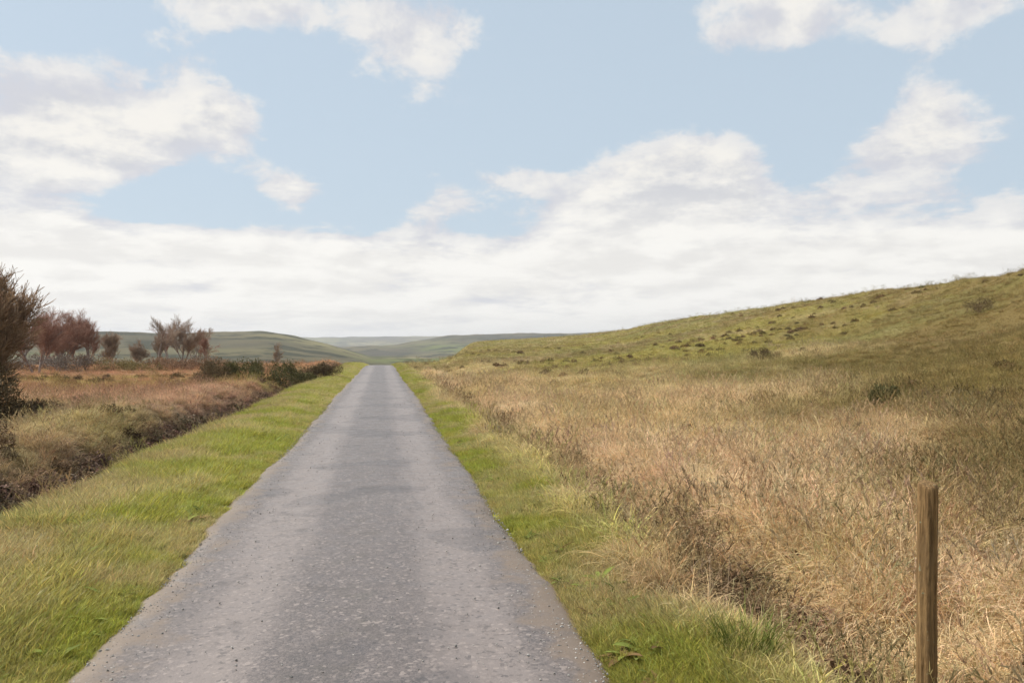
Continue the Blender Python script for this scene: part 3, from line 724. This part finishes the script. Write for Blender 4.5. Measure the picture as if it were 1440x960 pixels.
SC = [(48, 1.5, 2.6, "grey brown bramble scrub under the left end of the birch row", scrub_b), (84, 1.35, 2.6, "grey brown scrub below the second birch from the thorn tree", scrub_b), (120, 1.3, 2.5, "reddish brown scrub below the third birch from the thorn tree", scrub_a),
      (156, 1.2, 2.6, "olive scrub left of the gap in the birch row", scrub_c), (190, 1.15, 2.5, "olive scrub filling the gap in the birch row", scrub_c), (224, 1.2, 2.5, "brown scrub below the spreading pale birch", scrub_a),
      (256, 1.2, 2.6, "reddish brown scrub next to the right end of the birch row", scrub_a), (292, 1.15, 2.4, "rust coloured scrub at the very right end of the birch row", scrub_a)]
for i, (px, h, wd, lb, mt) in enumerate(SC):
    bush("scrub_bush", px, 510, h, wd * 1.35, 500 + i, lb, "bush", "scrub under the birches", mt, n=1700, leaf=.09, dist=56 + 2 * (i % 3))
bush("thorn_thicket", -48, 560, 1.75, 2.5, 520, "dense dark brown thicket at the foot of the thorn tree on the left edge", "bush", None, brownbush, n=7000, leaf=.06, dist=17.5)
bush("thorn_thicket", 28, 560, .6, 1.2, 521, "low dark brown thicket spreading right of the thorn tree", "bush", None, brownbush, n=2500, leaf=.05, dist=18.5)
MB = [(1241, 577, .62, .62, "small dark bush alone on the hillside behind the wooden post", gorse), (1378, 440, .9, 1.6, "dark low bush near the hill crest at the far right", brownbush),
      (1070, 508, .7, 1.1, "small brown bush halfway up the hillside, left of the dark one", brownbush)]
for i, (px, py, h, wd, lb, mt) in enumerate(MB):
    bush("moor_bush", px, py, h, wd, 400 + i, lb, "bush", "bushes on the right hillside", mt, n=2200, leaf=.045)

def clump(name, px, py, seed, nb, h, sp, col, label, cat):
    m, n, out = new_mat(name + "_stems"); av = n.n('ShaderNodeAttribute', attribute_name='shade'); bs = n.n('ShaderNodeBsdfPrincipled')
    n.put(bs.inputs['Base Color'], n.mix(1.0, col, av.outputs['Color'], 'MULTIPLY')); bs.inputs['Roughness'].default_value = .75; bs.inputs['Specular IOR Level'].default_value = .08; n.put(out.inputs[0], bs.outputs[0])
    o = tuft(name, nb, h, sp, .32, .005, m, 5, .5, .28, seed, (.6, 1.35)); COL.objects.link(o); x, y = hit(px, py); o.location = (x, y, zat(x, y))
    o["label"] = label; o["category"] = cat; return o
clump("rush_clump", 1050, 925, 81, 320, .36, .15, (.150, .180, .040), "dark green clump of rushes at the verge edge left of the wooden post", "rushes")
# ------------------------------------------------------------------ wooden post
def wooden_post():
    x, y = along(1300, 3.62); zb = zat(x, y); d = ray(1309, 680); top = CAM_H + 3.62 * d.z / math.hypot(d.x, d.y)
    H = top - zb
    root = thing("wooden_post", (x, y, zb), "weathered brown wooden post standing in the pale moor grass on the right", "post", None, .4)
    root.rotation_euler = (R(.5), R(.3), .55)
    g = np.random.default_rng(7); nz, k = 70, 56
    zz = np.concatenate([np.linspace(-.25, H - .012, nz), [H - .004, H]]); V = []
    for i, z in enumerate(zz):
        rad = .037 * (1.04 - .05 * z) * (1 if i < nz else (.93 if i == nz else .80))
        for j in range(k):
            a = 6.283 * j / k
            fl = (abs(math.cos(a)) ** 3.2 + abs(math.sin(a)) ** 3.2) ** (-1 / 3.2)
            q = rad * (.93 * fl + .03 * math.sin(3 * a + 1.3 + z) + .025 * math.sin(9 * a + z * 2) + .02 * g.normal() - .26 * max(0, math.cos(a + 1.9 + .15 * math.sin(z * 6))) ** 60 * min(1, max(0, (z - .35) / .3)) - .14 * max(0, math.cos(a - .9)) ** 50)
            V.append((q * math.cos(a) + .004 * math.sin(z * 5), q * math.sin(a), z + (.012 * math.sin(a + .6) if i >= nz - 1 else 0)))
    Fc = grid_faces(len(zz), k, True); V.append((0, 0, H + .002)); c = len(V) - 1; b = (len(zz) - 1) * k
    me = mesh_np("shaft", np.array(V), Fc, wood_mat())
    cap = mesh_np("end_grain", np.array(V[b:b + k] + [V[c]]), np.array([(j, (j + 1) % k, k) for j in range(k)]), wood_mat(), smooth=False)
    link("shaft", me, root); link("end_grain", cap, root)
    return root
wooden_post()
print('end', time.time()-_t0)
